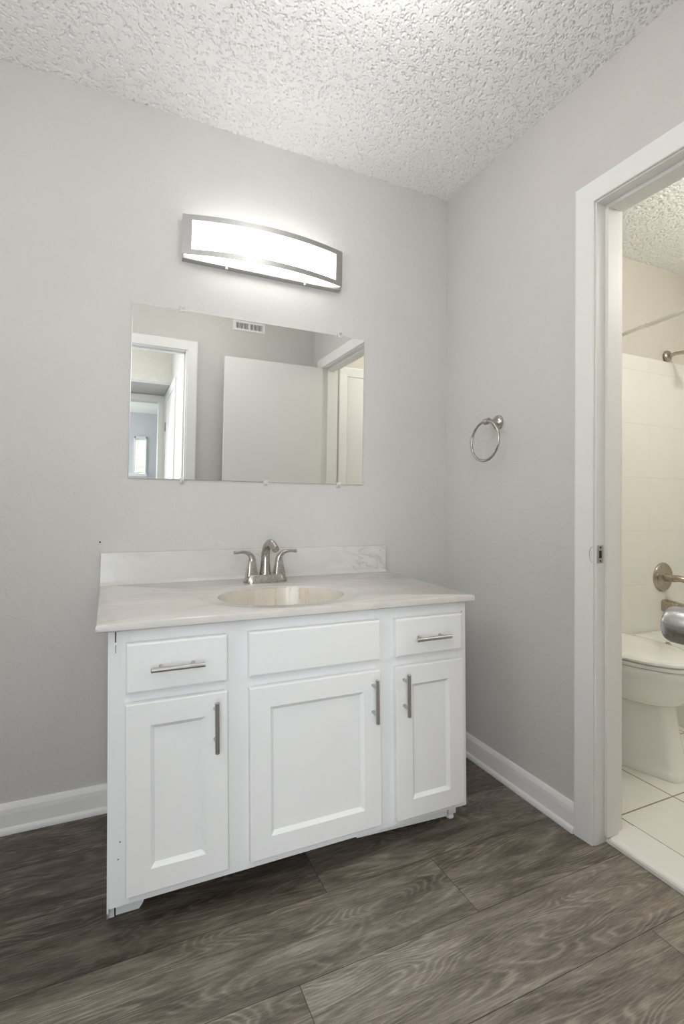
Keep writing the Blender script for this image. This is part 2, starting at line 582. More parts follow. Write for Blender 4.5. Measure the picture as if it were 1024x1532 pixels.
# bathroom doorway frame (jamb, stop, casing)
bm = bmesh.new()
box(bm, -0.001, XB + 0.001, JF, JF + 0.02, -0.0, OPEN_Z + 0.02, 0.0015)
box(bm, -0.001, XB + 0.001, JN - 0.02, JN, -0.0, OPEN_Z + 0.02, 0.0015)
box(bm, -0.001, XB + 0.001, JN, JF, OPEN_Z, OPEN_Z + 0.02, 0.0015)
tr = struct('trim_1', bm, 'trim', 'white frame of the bathroom doorway')
bm = bmesh.new()
box(bm, 0.037, 0.090, JF - 0.012, JF, 0.02, OPEN_Z, 0.002)
box(bm, 0.037, 0.090, JN, JN + 0.012, 0.02, OPEN_Z, 0.002)
box(bm, 0.037, 0.090, JN + 0.012, JF - 0.012, OPEN_Z - 0.012, OPEN_Z, 0.002)
obj('door_stop', bm, 'trim', tr)
obj('casing', casing_set(bmesh.new(), lambda a, z, t: (-t, a, z), JF + 0.004, JN - 0.004, OPEN_Z + 0.004, 0.0665), 'trim', tr)
obj('casing', casing_set(bmesh.new(), lambda a, z, t: (XB + t, a, z), JF + 0.004, JN - 0.004, OPEN_Z + 0.004, 0.0665, 0.016), 'trim', tr)
bm = bx(0.004, 0.030, JF - 0.0018, JF, 0.866, 0.922, 0.0006)
sp_ = obj('strike_plate', bm, 'steel', tr)
bm = bmesh.new()
lip = []
for k in range(9):
    a = PI * k / 8
    lip.append((-0.0165 - 0.0, JF + 0.001 + 0.011 * math.sin(a), 0.894 + 0.024 * math.cos(a)))
tube(bm, lip, 0.0009, 6)
obj('strike_lip', bm, 'steel', sp_, smooth=True)
obj('latch_hole', bx(0.011, 0.022, JF - 0.0022, JF - 0.0005, 0.882, 0.906), 'dark', sp_)
for z in (0.873, 0.915):
    obj('screw', lathe(bmesh.new(), [(0.0032, 0), (0.003, 0.0012), (0.001, 0.0016)], (0.017, JF - 0.0015, z), (0, -1, 0), 12), 'dark', sp_)

# rear doorway frame
bm = bmesh.new()
box(bm, RX1, RX1 + 0.02, YR - 0.116, YR + 0.001, 0, RTOP + 0.02, 0.0015)
box(bm, RX0 - 0.02, RX0, YR - 0.116, YR + 0.001, 0, RTOP + 0.02, 0.0015)
box(bm, RX0, RX1, YR - 0.116, YR + 0.001, RTOP, RTOP + 0.02, 0.0015)
tr2 = struct('trim_2', bm, 'trim', 'white frame of the rear doorway seen in the mirror')
obj('casing', casing_set(bmesh.new(), lambda a, z, t: (a, YR + t, z), RX0 - 0.006, RX1 + 0.010, RTOP + 0.004, 0.066), 'trim', tr2)
bm = bmesh.new()
box(bm, RX1 - 0.011, RX1, YR - 0.075, YR - 0.040, 0, RTOP, 0.002)
box(bm, RX0, RX1, YR - 0.075, YR - 0.040, RTOP - 0.011, RTOP, 0.002)
obj('door_stop', bm, 'trim', tr2)

# bathroom door, folded open towards the rear wall
dr = thing('door_1', 'white flat bathroom door standing open', 'door', (-0.012, JN + 0.012, 0))
dr['kind'] = 'structure'
dr.rotation_euler = (0, 0, math.radians(1.7))
DW = 0.695
obj('door_slab', bx(-DW, -0.002, -0.012, 0.022, 0.012, OPEN_Z - 0.004, 0.0015), 'door_paint', dr)
kb = bmesh.new()
KX, KZ = -DW + 0.060, 0.880
lathe(kb, [(0.032, 0), (0.032, 0.004), (0.029, 0.008), (0.014, 0.010), (0.0125, 0.012), (0.0220, 0.0145), (0.0245, 0.019), (0.0254, 0.026), (0.0256, 0.045), (0.0252, 0.053), (0.0235, 0.058), (0.0185, 0.0615), (0.010, 0.0635), (0.0005, 0.064)], (KX, 0.022, KZ), (0, 1, 0), 40)
obj('door_knob', kb, 'steel', dr, smooth=True, auto=50)
kb = bmesh.new()
lathe(kb, [(0.032, 0), (0.032, 0.004), (0.029, 0.008), (0.014, 0.010), (0.0125, 0.012), (0.0220, 0.0145), (0.0245, 0.019), (0.0254, 0.026), (0.0256, 0.045), (0.0252, 0.053), (0.0235, 0.058), (0.0185, 0.0615), (0.010, 0.0635), (0.0005, 0.064)], (KX, -0.012, KZ), (0, -1, 0), 40)
obj('door_knob', kb, 'steel', dr, smooth=True, auto=50)
for z in (0.25, 1.0, 1.78):
    obj('hinge', lathe(bmesh.new(), [(0.006, 0), (0.006, 0.09)], (0.004, -0.012, z), (0, 0, 1), 12), 'steel', dr, smooth=True, auto=40)

# threshold at the bathroom door
TH = [(0.047, 0.0), (0.047, 0.010), (0.050, 0.015), (0.056, 0.0185), (0.066, 0.0195), (0.1775, 0.0165), (0.1775, 0.0)]
struct('trim_3', prism(bmesh.new(), TH, 'y', JN, JF, lambda u, v, t: (u, t, v)), 'tub', 'white bullnose threshold of the bathroom doorway')

# ------------------------------------------------------------------ bathroom shell
BX1, BY0, ZF = 1.93, -1.60, 0.015
struct('floor_bathroom', bx(XB, BX1, BY0, 0.0, -0.05, ZF), 'floor_tile', 'white square tiles with tan grout on the bathroom floor')
struct('wall_bathroom_right', bx(BX1, BX1 + 0.1, BY0 - 0.1, 0.1, -0.05, H + 0.05), 'bath_wall', 'bathroom wall along the bathtub')
struct('wall_bathroom_front', bx(XB, BX1 + 0.1, BY0 - 0.1, BY0, -0.05, H + 0.05), 'bath_wall', 'bathroom wall opposite the shower')
struct('wall_bathroom_back', bx(XB, BX1, -0.003, 0.0, ZF, H), 'bath_wall', 'warm greige bathroom wall above the shower tiles')
relief_ceiling('ceiling_bathroom', XB, BX1, -1.60, -0.003, 0.004, 11, 'popcorn', 'popcorn ceiling of the bathroom')
struct('ceiling_bathroom_slab', bx(XB, BX1, BY0, 0, H + 0.006, H + 0.05), 'popcorn', 'slab of the bathroom ceiling')
struct('wall_tile', bx(1.06, BX1, -0.012, -0.003, 0.30, 1.893, 0.003), 'wall_tile', 'white square shower tiles')
struct('wall_tile_right', bx(BX1 - 0.009, BX1, BY0, -0.012, 0.30, 1.893, 0.003), tile('wall_tile_side', (0.80, 0.79, 0.745), (0.72, 0.705, 0.655), 0.293, 0.301, 0.02, 0.003, 0.002, (1, 2)), 'white square tiles along the bathtub')
# cased linen door on the bathroom wall opposite the shower
bm = casing_set(bmesh.new(), lambda a, z, t: (a, BY0 + t, z), 0.245, 0.86, 2.00, 0.07, ZF)
t4 = struct('trim_4', bm, 'trim', 'white casing of the narrow bathroom linen door')
d4 = struct('door_4', bx(0.247, 0.858, BY0 + 0.001, BY0 + 0.008, ZF + 0.01, 1.998, 0.001), 'door_paint', 'narrow white linen door in the bathroom')

# ------------------------------------------------------------------ hall and bedroom seen in the mirror
HXR = -0.888
YH = YR - 0.115
bm = bmesh.new()
box(bm, HXR, HXR + 0.1, -3.55, YH, -0.05, H + 0.05)
struct('wall_hall_right', bm, 'wall', 'hall wall with a white cased door, seen in the mirror')
struct('wall_hall_left', bx(-3.3, -3.2, -3.55, YH, -0.05, H + 0.05), 'wall', 'hall wall on the far left')
struct('wall_hall_front', bx(-3.3, XL - 0.1, YH, YR, -0.05, H + 0.05), 'wall', 'hall wall beside the rear doorway')
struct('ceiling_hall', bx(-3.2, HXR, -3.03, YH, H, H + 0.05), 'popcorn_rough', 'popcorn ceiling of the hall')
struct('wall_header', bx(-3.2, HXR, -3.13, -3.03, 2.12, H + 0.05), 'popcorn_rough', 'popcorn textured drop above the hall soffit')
struct('ceiling_soffit', bx(-3.2, HXR, -3.55, -3.031, 2.10, 2.15), 'bed_wall', 'smooth soffit at the end of the hall')
BDX1, BDX0, BDT = -0.955, -1.70, 2.03
bm = bmesh.new()
box(bm, BDX1 + 0.02, HXR + 0.1, -3.665, -3.55, -0.05, H)
box(bm, -3.3, BDX0 - 0.02, -3.665, -3.55, -0.05, H)
box(bm, BDX0 - 0.02, BDX1 + 0.02, -3.665, -3.55, BDT + 0.02, H)
struct('wall_hall_far', bm, 'bed_wall', 'far hall wall with the bedroom doorway')
bm = bmesh.new()
box(bm, BDX1, BDX1 + 0.02, -3.67, -3.545, 0, BDT + 0.02, 0.0015)
box(bm, BDX0 - 0.02, BDX0, -3.67, -3.545, 0, BDT + 0.02, 0.0015)
box(bm, BDX0, BDX1, -3.67, -3.545, BDT, BDT + 0.02, 0.0015)
t5 = struct('trim_5', bm, 'trim', 'white frame of the bedroom doorway seen in the mirror')
obj('casing', casing_set(bmesh.new(), lambda a, z, t: (a, -3.55 + t, z), BDX0 - 0.004, BDX1 + 0.004, BDT + 0.004, 0.058), 'trim', t5)
# cased door in the hall wall
d3 = struct('door_3', bx(HXR - 0.006, HXR - 0.001, -3.43, -2.72, 0.012, 2.02, 0.001), 'trim', 'white hall door catching daylight, seen in the mirror')
obj('hinge', lathe(bmesh.new(), [(0.007, 0), (0.007, 0.09)], (HXR - 0.012, -3.437, 1.72), (0, 0, 1), 12), 'steel', d3)
struct('trim_6', casing_set(bmesh.new(), lambda a, z, t: (HXR - t, a, z), -2.715, -3.44, 2.024, 0.07), 'trim', 'white casing of the hall door seen in the mirror')

# bedroom beyond
struct('floor_bedroom', bx(-3.6, 0.6, -7.05, -3.665, -0.05, 0.0), 'carpet', 'grey bedroom floor')
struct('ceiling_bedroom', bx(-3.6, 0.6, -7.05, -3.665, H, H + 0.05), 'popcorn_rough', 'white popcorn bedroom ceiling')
struct('wall_bedroom_left', bx(-3.7, -3.6, -7.05, -3.665, -0.05, H), 'bed_wall', 'bedroom wall')
struct('wall_bedroom_right', bx(0.5, 0.6, -7.05, -3.665, -0.05, H), 'bed_wall', 'grey bedroom wall')
WX0, WX1, WZ0, WZ1 = -1.04, -0.855, 1.45, 2.05
bm = bmesh.new()
box(bm, -3.6, WX0, -7.05, -6.95, -0.05, H)
box(bm, WX1, 0.5, -7.05, -6.95, -0.05, H)
box(bm, WX0, WX1, -7.05, -6.95, WZ1, H)
box(bm, WX0, WX1, -7.05, -6.95, -0.05, WZ0)
struct('wall_bedroom_far', bm, 'bed_wall', 'grey bedroom wall with the window')
bm = bmesh.new()
for a in ((WX0, WX0 + 0.018, WZ0, WZ1), (WX1 - 0.018, WX1, WZ0, WZ1)):
    box(bm, a[0], a[1], -7.0, -6.93, a[2], a[3], 0.003)
box(bm, WX0, WX1, -7.0, -6.93, WZ1 - 0.035, WZ1, 0.003)
box(bm, WX0 - 0.08, WX1 + 0.01, -7.0, -6.88, WZ0 - 0.05, WZ0, 0.003)
w1 = struct('window_1', bm, 'trim', 'bedroom window reflected at the left of the mirror')
gl = mat('window_glass', (1, 1, 1), 0.0)
bsdf(gl).inputs['Transmission Weight'].default_value = 1.0
bsdf(gl).inputs['IOR'].default_value = 1.01
obj('pane', bx(WX0 + 0.03, WX1 - 0.03, -7.02, -7.016, WZ0, WZ1 - 0.03), gl, w1)
struct('wall_outside_foliage', bx(-1.6, -0.3, -7.45, -7.40, 0.9, 2.7), 'outside', 'bright daylight foliage outside the bedroom window')
bm = bmesh.new()
for i in range(22):
    z = WZ0 + 0.02 + i * 0.0255
    t = bmesh.new(); box(t, WX0 + 0.020, WX1 - 0.020, -0.011, 0.011, -0.0008, 0.0008)
    merge(bm, t, Matrix.Translation((0, -6.962, z)) @ Matrix.Rotation(0.5, 4, 'X'))
vb = thing('window_blind', 'white slatted blind in the window reflected in the mirror', 'blind', (0, 0, 0))
obj('slats', bm, 'blind', vb)
obj('head_rail', bx(WX0 + 0.020, WX1 - 0.020, -6.975, -6.945, WZ1 - 0.06, WZ1 - 0.035, 0.003), 'blind', vb)

# air register on the rear wall
vr = thing('air_vent', 'white louvred air register high on the wall reflected in the mirror', 'vent', (-0.505, YR, 2.286))
fr_ = bmesh.new()
VW, VH = 0.117, 0.036
box(fr_, -VW, VW, 0, 0.006, 0.020, VH, 0.002)
box(fr_, -VW, VW, 0, 0.006, -VH, -0.020, 0.002)
box(fr_, -VW, -0.096, 0, 0.006, -0.020, 0.020, 0.002)
box(fr_, 0.096, VW, 0, 0.006, -0.020, 0.020, 0.002)
box(fr_, -0.006, 0.006, 0, 0.005, -0.020, 0.020, 0.001)
obj('frame', fr_, 'trim', vr)
obj('duct_backing', bx(-0.097, 0.097, 0.0002, 0.001, -0.021, 0.021), 'vent_dark', vr)
for lo, hi in ((-0.095, -0.007), (0.007, 0.095)):
    sl = bmesh.new()
    for i in range(9):
        x = lo + 0.004 + i * 0.010
        box(sl, x - 0.0012, x + 0.0012, 0.0008, 0.005, -0.0205, 0.0205)
    obj('louvres', sl, 'trim', vr)

# ------------------------------------------------------------------ vanity cabinet
CX0, CX1, CYF = -1.376, -0.336, -0.572
CB, CT = 0.084, 0.7355
KY = -0.487
van = thing('vanity_cabinet', 'white painted shaker vanity cabinet under the marble top', 'cabinet', (0, 0, 0))
bm = bmesh.new()
# face frame
S = 0.019
box(bm, CX0, CX0 + 0.045, CYF, CYF + S, CB, CT, 0.0012)
box(bm, CX1 - 0.032, CX1, CYF, CYF + S, CB, CT, 0.0012)
box(bm, -1.110, -1.026, CYF + 0.0003, CYF + S, CB, CT, 0.0008)
box(bm, -0.665, -0.585, CYF + 0.0003, CYF + S, CB, CT, 0.0008)
for xa, xb in ((CX0 + 0.045, -1.110), (-1.026, -0.665), (-0.585, CX1 - 0.032)):
    box(bm, xa, xb, CYF + 0.0006, CYF + S, 0.690, CT, 0.0006)
    box(bm, xa, xb, CYF + 0.0006, CYF + S, 0.545, 0.600, 0.0006)
    box(bm, xa, xb, CYF + 0.0006, CYF + S, CB, 0.135, 0.0006)
obj('face_frame', bm, 'cab', van)
# side panels with a toe notch
SIDE = [(CYF + S, CB), (KY, CB - 0.004), (KY, 0.001), (-0.001, 0.001), (-0.001, CT), (CYF + S, CT)]
SIDEL = [(CYF + 0.002, 0.096), (CYF + 0.004, 0.072), (KY - 0.002, 0.001), (-0.024, 0.001), (-0.024, CT), (CYF + 0.002, CT)]
bm = prism(bmesh.new(), SIDEL, 'x', CX0 - 0.004, CX0 + 0.0, lambda u, v, t: (t, u, v))
prism(bm, SIDE[:2] + [(KY, 0.001), (-0.024, 0.001), (-0.024, CT), (CYF + S, CT)], 'x', CX0, CX0 + 0.013, lambda u, v, t: (t, u, v))
obj('side_panel', bm, 'cab', van)
bm = prism(bmesh.new(), SIDE[:2] + [(KY, 0.001), (-0.024, 0.001), (-0.024, CT), (CYF + S, CT)], 'x', CX1 - 0.013, CX1, lambda u, v, t: (t, u, v))
obj('side_panel', bm, 'cab', van)
obj('floor_panel', bx(CX0 + 0.013, CX1 - 0.013, CYF + S, -0.03, CB + 0.004, CB + 0.018), 'cab', van)
obj('back_panel', bx(CX0 + 0.013, CX1 - 0.013, -0.030, -0.026, CB, CT), 'cab', van)
# what is left of the toe kick board
kick = [(CX0 + 0.0165, 0.002), (-1.305, 0.002), (-1.296, 0.014), (-1.268, CB), (CX0 + 0.0165, CB)]
obj('toe_kick', prism(bmesh.new(), kick, 'y', KY + 0.002, KY + 0.012, lambda u, v, t: (u, t, v)), 'cab', van)
kick = [(-0.70, 0.040), (-0.372, 0.026), (-0.372, CB), (-0.72, CB)]
obj('toe_kick', prism(bmesh.new(), kick, 'y', KY - 0.03, KY - 0.018, lambda u, v, t: (u, t, v)), 'cab', van)
bm = bmesh.new()
lathe(bm, [(0.013, 0), (0.014, 0.004), (0.011, 0.010), (0.006, 0.012), (0.006, 0.085)], (-0.340, -0.488, 0.0005), (0, 0, 1), 16)
box(bm, -0.352, -0.322, -0.500, -0.476, 0.014, 0.034, 0.004)
obj('leveling_foot', bm, 'cab', van)
# paint cracks and screw holes on the left stile
bm = bmesh.new()
for (x, za, zb, w) in ((-1.3635, 0.705, 0.732, 0.0014), (-1.363, 0.68, 0.699, 0.0006)):
    box(bm, x - w, x + w, CYF - 0.0005, CYF + 0.002, za, zb)
obj('paint_crack', bm, 'dark', van)
for (x, z) in ((-1.352, 0.235), (-1.356, 0.195), (-0.346, 0.29), (-0.350, 0.700)):
    obj('screw_hole', lathe(bmesh.new(), [(0.0022, 0), (0.0018, 0.0008)], (x, CYF + 0.0002, z), (0, -1, 0), 10), 'vent_dark', van)


def pull(parent, cx, cz, vertical, yface, L=0.125, sp=0.076):
    bm = bmesh.new()
    y = yface - 0.030
    d = Vector((0, 0, 1)) if vertical else Vector((1, 0, 0))
    c = Vector((cx, y, cz))
    lathe(bm, [(0.0048, 0), (0.0058, 0.001), (0.0058, L - 0.001), (0.0048, L)], c - d * L / 2, d, 20)
    o = obj('pull', bm, 'steel', parent, smooth=True, auto=40)
    for s in (-1, 1):
        b2 = bmesh.new()
        lathe(b2, [(0.0046, 0), (0.0042, 0.003), (0.0042, 0.029)], c + d * s * sp / 2 + Vector((0, 0.030, 0)), (0, -1, 0), 14)
        obj('post', b2, 'steel', o, smooth=True, auto=40)
    return o


def shaker(name, x0, x1, z0, z1, st=0.055, th=0.019, label=None):
    """frame-and-panel door with a chamfered inner edge"""
    y1 = CYF - 0.0006; y0 = y1 - th
    ch, dep = 0.010, 0.008
    bm = bmesh.new()
    def ring(a, b, c, d, y): return [(a, y, c), (b, y, c), (b, y, d), (a, y, d)]
    e = 0.0025
    rings = [ring(x0 + 0.001, x1 - 0.001, z0 + 0.001, z1 - 0.001, y1), ring(x0, x1, z0, z1, y1 - 0.001), ring(x0, x1, z0, z1, y0 + e),
             ring(x0 + e * 0.3, x1 - e * 0.3, z0 + e * 0.3, z1 - e * 0.3, y0 + e * 0.3), ring(x0 + e, x1 - e, z0 + e, z1 - e, y0),
             ring(x0 + st, x1 - st, z0 + st, z1 - st, y0), ring(x0 + st + ch, x1 - st - ch, z0 + st + ch, z1 - st - ch, y0 + dep)]
    loft(bm, rings)
    o = obj(name, bm, 'cab', van)
    if label: o['label'] = label
    return o


def slab(name, x0, x1, z0, z1, th=0.019, label=None):
    y1 = CYF - 0.0006; y0 = y1 - th
    e = 0.005
    def ring(a, b, c, d, y): return [(a, y, c), (b, y, c), (b, y, d), (a, y, d)]
    bm = loft(bmesh.new(), [ring(x0, x1, z0, z1, y1), ring(x0, x1, z0, z1, y0 + e * 0.8), ring(x0 + e * 0.25, x1 - e * 0.25, z0 + e * 0.25, z1 - e * 0.25, y0 + e * 0.25), ring(x0 + e, x1 - e, z0 + e, z1 - e, y0)])
    o = obj(name, bm, 'cab', van)
    if label: o['label'] = label
    return o


YD = CYF - 0.0196
d = slab('drawer', -1.339, -1.101, 0.585, 0.703, label='left drawer with a horizontal bar pull')
pull(d, -1.224, 0.644, False, YD)
slab('false_drawer_front', -1.045, -0.655, 0.587, 0.703, label='wide drawer front without a pull below the sink')
d = slab('drawer', -0.602, -0.360, 0.588, 0.700, label='right drawer with a horizontal bar pull')
pull(d, -0.486, 0.641, False, YD)
d = shaker('door', -1.333, -1.093, 0.110, 0.560, label='left narrow shaker door, pull at its right edge')
pull(d, -1.125, 0.484, True, YD)
d = shaker('door', -1.036, -0.648, 0.110, 0.558, label='wide middle shaker door, pull at its right edge')
pull(d, -0.675, 0.480, True, YD)
d = shaker('door', -0.596, -0.350, 0.105, 0.558, label='right narrow shaker door, pull at its left edge')
pull(d, -0.570, 0.482, True, YD)

# the cabinet is sheared a little: its foot stands further right than its top
for o in van.children:
    if o.name.startswith(('door', 'drawer', 'false')):
        zc = sum(v.co.z for v in o.data.vertices) / len(o.data.vertices)
        for q in [o] + list(o.children_recursive):
            for v in q.data.vertices: v.co.x += (zc - v.co.z) * 0.026
    elif not o.name.startswith(('floor_panel', 'back_panel')):
        for v in o.data.vertices: v.co.x += (CT - v.co.z) * 0.020

# ------------------------------------------------------------------ vanity top with integral bowl
TX0, TX1, TYF, TZ0, TZ1 = -1.406, -0.3165, -0.597, 0.7356, 0.7556
BCX, BCY, BA, BB_ = -0.885, -0.372, 0.196, 0.155
top = thing('countertop', 'cream cultured marble vanity top with oval sink and backsplash', 'countertop', (0, 0, 0))
N = 160
# angles that include the four corners so the outline stays rectangular
cor = [math.atan2(y - BCY, x - BCX) for x, y in ((TX1, -0.001), (TX0, -0.001), (TX0, TYF), (TX1, TYF))]
ang = sorted([2 * PI * k / N - PI for k in range(N)] + cor)
def rect_pt(a, ins=0.0):
    c, s = math.cos(a), math.sin(a)
    ts = []
    if c > 1e-9: ts.append((TX1 - ins - BCX) / c)
    if c < -1e-9: ts.append((TX0 + ins - BCX) / c)
    if s > 1e-9: ts.append((-0.001 - ins - BCY) / s)
    if s < -1e-9: ts.append((TYF + ins - BCY) / s)
    t = min(ts)
    return BCX + c * t, BCY + s * t
def ell(a, s):
    # point of the ellipse in the direction a
    c, sn = math.cos(a), math.sin(a)
    r = 1 / math.sqrt((c / (BA * s)) ** 2 + (sn / (BB_ * s)) ** 2)
    return BCX + c * r, BCY + sn * r
rings = []
def ring_e(s, z): rings.append([(*ell(a, s), z) for a in ang])
def ring_r(ins, z): rings.append([(*rect_pt(a, ins), z) for a in ang])
ring_e(1.0, TZ1 - 0.012); ring_e(1.004, TZ1 - 0.006); ring_e(1.015, TZ1 - 0.0025); ring_e(1.04, TZ1 - 0.0014)
ring_e(1.26, TZ1 - 0.0010); ring_e(1.275, TZ1 - 0.0004); ring_e(1.29, TZ1 + 0.0002); ring_e(1.31, TZ1)
ring_r(0.004, TZ1); ring_r(0.0012, TZ1 - 0.0012); ring_r(0.0, TZ1 - 0.004); ring_r(0.0, TZ0 + 0.003); ring_r(0.003, TZ0)
ring_r(0.03, TZ0); ring_e(1.06, TZ0 - 0.0)
bm = loft(bmesh.new(), rings, False, False)
obj('slab', bm, 'marble', top, smooth=True, auto=35)
rings = []
for s, z in ((1.001, -0.010), (0.985, -0.022), (0.965, -0.040), (0.93, -0.065), (0.86, -0.092), (0.74, -0.113), (0.55, -0.126), (0.3, -0.132), (0.12, -0.134)):
    ring_e(s, TZ1 + z)
bm = loft(bmesh.new(), rings, False, True)
bs = obj('basin', bm, 'marble_bowl', top, smooth=True)
bs['label'] = 'oval cream sink bowl with brown streaks'
obj('drain', lathe(bmesh.new(), [(0.022, 0), (0.022, 0.002), (0.018, 0.003), (0.004, 0.002)], (BCX, BCY, TZ1 - 0.134), (0, 0, 1), 24), 'nickel', bs)
# overflow opening moulded in the bowl wall
# backsplash with a cove at its foot
SPL = [(-0.001, TZ1 - 0.002), (-0.001, 0.862), (-0.004, 0.8633), (-0.016, 0.8628), (-0.0195, 0.861), (-0.0205, 0.857), (-0.0205, TZ1 + 0.012), (-0.0225, TZ1 + 0.006), (-0.027, TZ1 + 0.002), (-0.033, TZ1 + 0.0002), (-0.033, TZ1 - 0.002)]
bsp = obj('backsplash', prism(bmesh.new(), SPL, 'x', TX0, TX1, lambda u, v, t: (t, u, v)), 'marble_splash', top, smooth=True, auto=40)

# ------------------------------------------------------------------ faucet
fc = thing('sink_faucet', 'brushed nickel two-handle faucet behind the oval sink', 'faucet', (-0.868, -0.118, TZ1))
Q = TZ1
bm = loft(bmesh.new(), [rrect(0, 0, 0.0002, 0.080, 0.031, 0.028), rrect(0, 0, 0.004, 0.080, 0.031, 0.028), rrect(0, 0, 0.012, 0.077, 0.0285, 0.026), rrect(0, 0, 0.024, 0.0715, 0.025, 0.023), rrect(0, 0, 0.027, 0.069, 0.023, 0.021)])
obj('base', bm, 'nickel', fc, smooth=True, auto=40)
# spout: tall tapered neck arching forward
bm = bmesh.new()
path, rad = [], []
for k in range(7):
    t = k / 6
    path.append((0, 0.004 - 0.001 * t, 0.024 + 0.064 * t)); rad.append(0.0215 - 0.0060 * t ** 0.7)
Rb = 0.053
for k in range(1, 13):
    a = k / 12 * math.radians(125)
    path.append((0.006 * (k / 12) ** 2, 0.003 - Rb * (1 - math.cos(a)), 0.088 + Rb * math.sin(a))); rad.append(0.0155 - 0.0020 * k / 12)
last = Vector(path[-1]); dirn = (Vector(path[-1]) - Vector(path[-2])).normalized()
path.append(tuple(last + dirn * 0.018)); rad.append(0.0132)
tube(bm, path, rad, 24)
sp = obj('spout', bm, 'nickel', fc, smooth=True, auto=60)
e = Vector(path[-1])
obj('aerator', lathe(bmesh.new(), [(0.010, 0), (0.010, 0.002), (0.006, 0.0022)], e, dirn, 20), 'nickel', sp)
for s in (-1, 1):
    bm = bmesh.new()
    def sq(z, h): return rrect(s * 0.0505, 0, z, h, h, h * 0.35, 3)
    loft(bm, [sq(0.022, 0.0205), sq(0.026, 0.0205), sq(0.054, 0.0155), sq(0.073, 0.0130), sq(0.076, 0.0115)])
    h = obj('handle', bm, 'nickel', fc, smooth=True, auto=30)
    # lever: rises from the body, arcs outward and flattens
    rings = []
    prof = [(-0.002, 0.084, 0.0120, 0.0125, 0), (-0.001, 0.094, 0.0112, 0.0118, 10), (0.003, 0.104, 0.0098, 0.0115, 30), (0.012, 0.113, 0.0078, 0.011, 55), (0.025, 0.1185, 0.0062, 0.0105, 78),
            (0.040, 0.1198, 0.0058, 0.011, 90), (0.054, 0.1190, 0.0060, 0.012, 94), (0.063, 0.1184, 0.0066, 0.013, 96), (0.0645, 0.1184, 0.0050, 0.0115, 96)]
    for dx, z, th, wd, tilt in prof:
        a = math.radians(tilt)
        nx, nz = math.cos(a), -math.sin(a)     # across-thickness direction in the x-z plane
        ring = []
        for q in range(16):
            u = 2 * PI * q / 16
            cu, su = math.cos(u), math.sin(u)
            tu = math.copysign(abs(cu) ** 0.6, cu) * th; wu = math.copysign(abs(su) ** 0.6, su) * wd
            ring.append((s * (0.0505 + dx + nx * tu), wu, z - 0.0115 + -nz * -tu * 1.0))
        rings.append(ring)
    lv = obj('lever', loft(bmesh.new(), rings), 'nickel', h, smooth=True, auto=50)

# ------------------------------------------------------------------ mirror
MX0, MX1, MZ0, MZ1 = -1.3285, -0.4235, 1.117, 1.7295
mr = thing('wall_mirror', 'frameless rectangular mirror clipped to the wall above the sink', 'mirror', (0, 0, 0))
bm = bmesh.new()
def mring(i, y): return [(MX0 + i, y, MZ0 + i), (MX1 - i, y, MZ0 + i), (MX1 - i, y, MZ1 - i), (MX0 + i, y, MZ1 - i)]
loft(bm, [mring(0, -0.0008), mring(0, -0.005)], True, False)
obj('glass_edge', bm, 'mirror_edge', mr)
bm = bmesh.new()
loft(bm, [mring(0, -0.0050), mring(0.0015, -0.0056)], False, True)
obj('glass', bm, 'mirror', mr)
for x, z, s in ((-1.163, MZ1, 1), (-0.537, MZ1, 1), (-1.151, MZ0, -1), (-0.841, MZ0, -1), (-0.534, MZ0, -1)):
    bm = bmesh.new()
    z0, z1 = sorted((z - s * 0.007, z + s * 0.013))
    box(bm, x - 0.0085, x + 0.0085, -0.009, -0.0062, z0, z1, 0.001)
    za, zb = sorted((z + s * 0.0005, z + s * 0.013))
    box(bm, x - 0.0085, x + 0.0085, -0.0062, -0.0005, za, zb, 0.0008)
    c = obj('clip', bm, 'clear', mr)
    obj('screw', lathe(bmesh.new(), [(0.0035, 0), (0.003, 0.0015), (0.0008, 0.002)], (x, -0.009, z + s * 0.007), (0, -1, 0), 12), 'steel', c)

# ------------------------------------------------------------------ vanity light
LX0, LX1 = -1.172, -0.545
LZ0, LZ1 = 1.920, 2.063
vl = thing('vanity_light', 'bowed brushed nickel vanity light glowing above the mirror', 'wall light', (0, 0, 0))
def bow(x, base=0.034, amp=0.052):
    u = (x - (LX0 + LX1) / 2) / ((LX1 - LX0) / 2)
    return -(base + amp * (1 - u * u))
bm = bmesh.new()
bp = [(0.0, LZ0 - 0.012), (-0.031, LZ0 - 0.012), (-0.031, LZ0 + 0.0), (-0.0285, LZ0 + 0.0), (-0.0285, LZ0 - 0.0095), (-0.004, LZ0 - 0.0095), (-0.004, LZ1 - 0.004), (-0.030, LZ1 - 0.004), (-0.030, LZ1), (0.0, LZ1)]
prism(bm, bp, 'x', LX0 + 0.006, LX1 - 0.006, lambda u, v, t: (t, u, v))
box(bm, LX0 + 0.004, LX0 + 0.007, -0.031, 0.0, LZ0 - 0.012, LZ1)
box(bm, LX1 - 0.007, LX1 - 0.004, -0.031, 0.0, LZ0 - 0.012, LZ1)
obj('back_plate', bm, 'frame_metal', vl)
NS = 32
xs = [LX0 + 0.010 + (LX1 - LX0 - 0.020) * k / NS for k in range(NS + 1)]
bm = bmesh.new()
loft(bm, [[(x, -0.005, LZ0 + 0.003), (x, bow(x) + 0.004, LZ0 + 0.003), (x, bow(x) + 0.004, LZ1 - 0.003), (x, -0.005, LZ1 - 0.003)] for x in xs])
obj('diffuser', bm, 'diffuser', vl)
bm = bmesh.new()
SW, TW = 0.032, 0.019
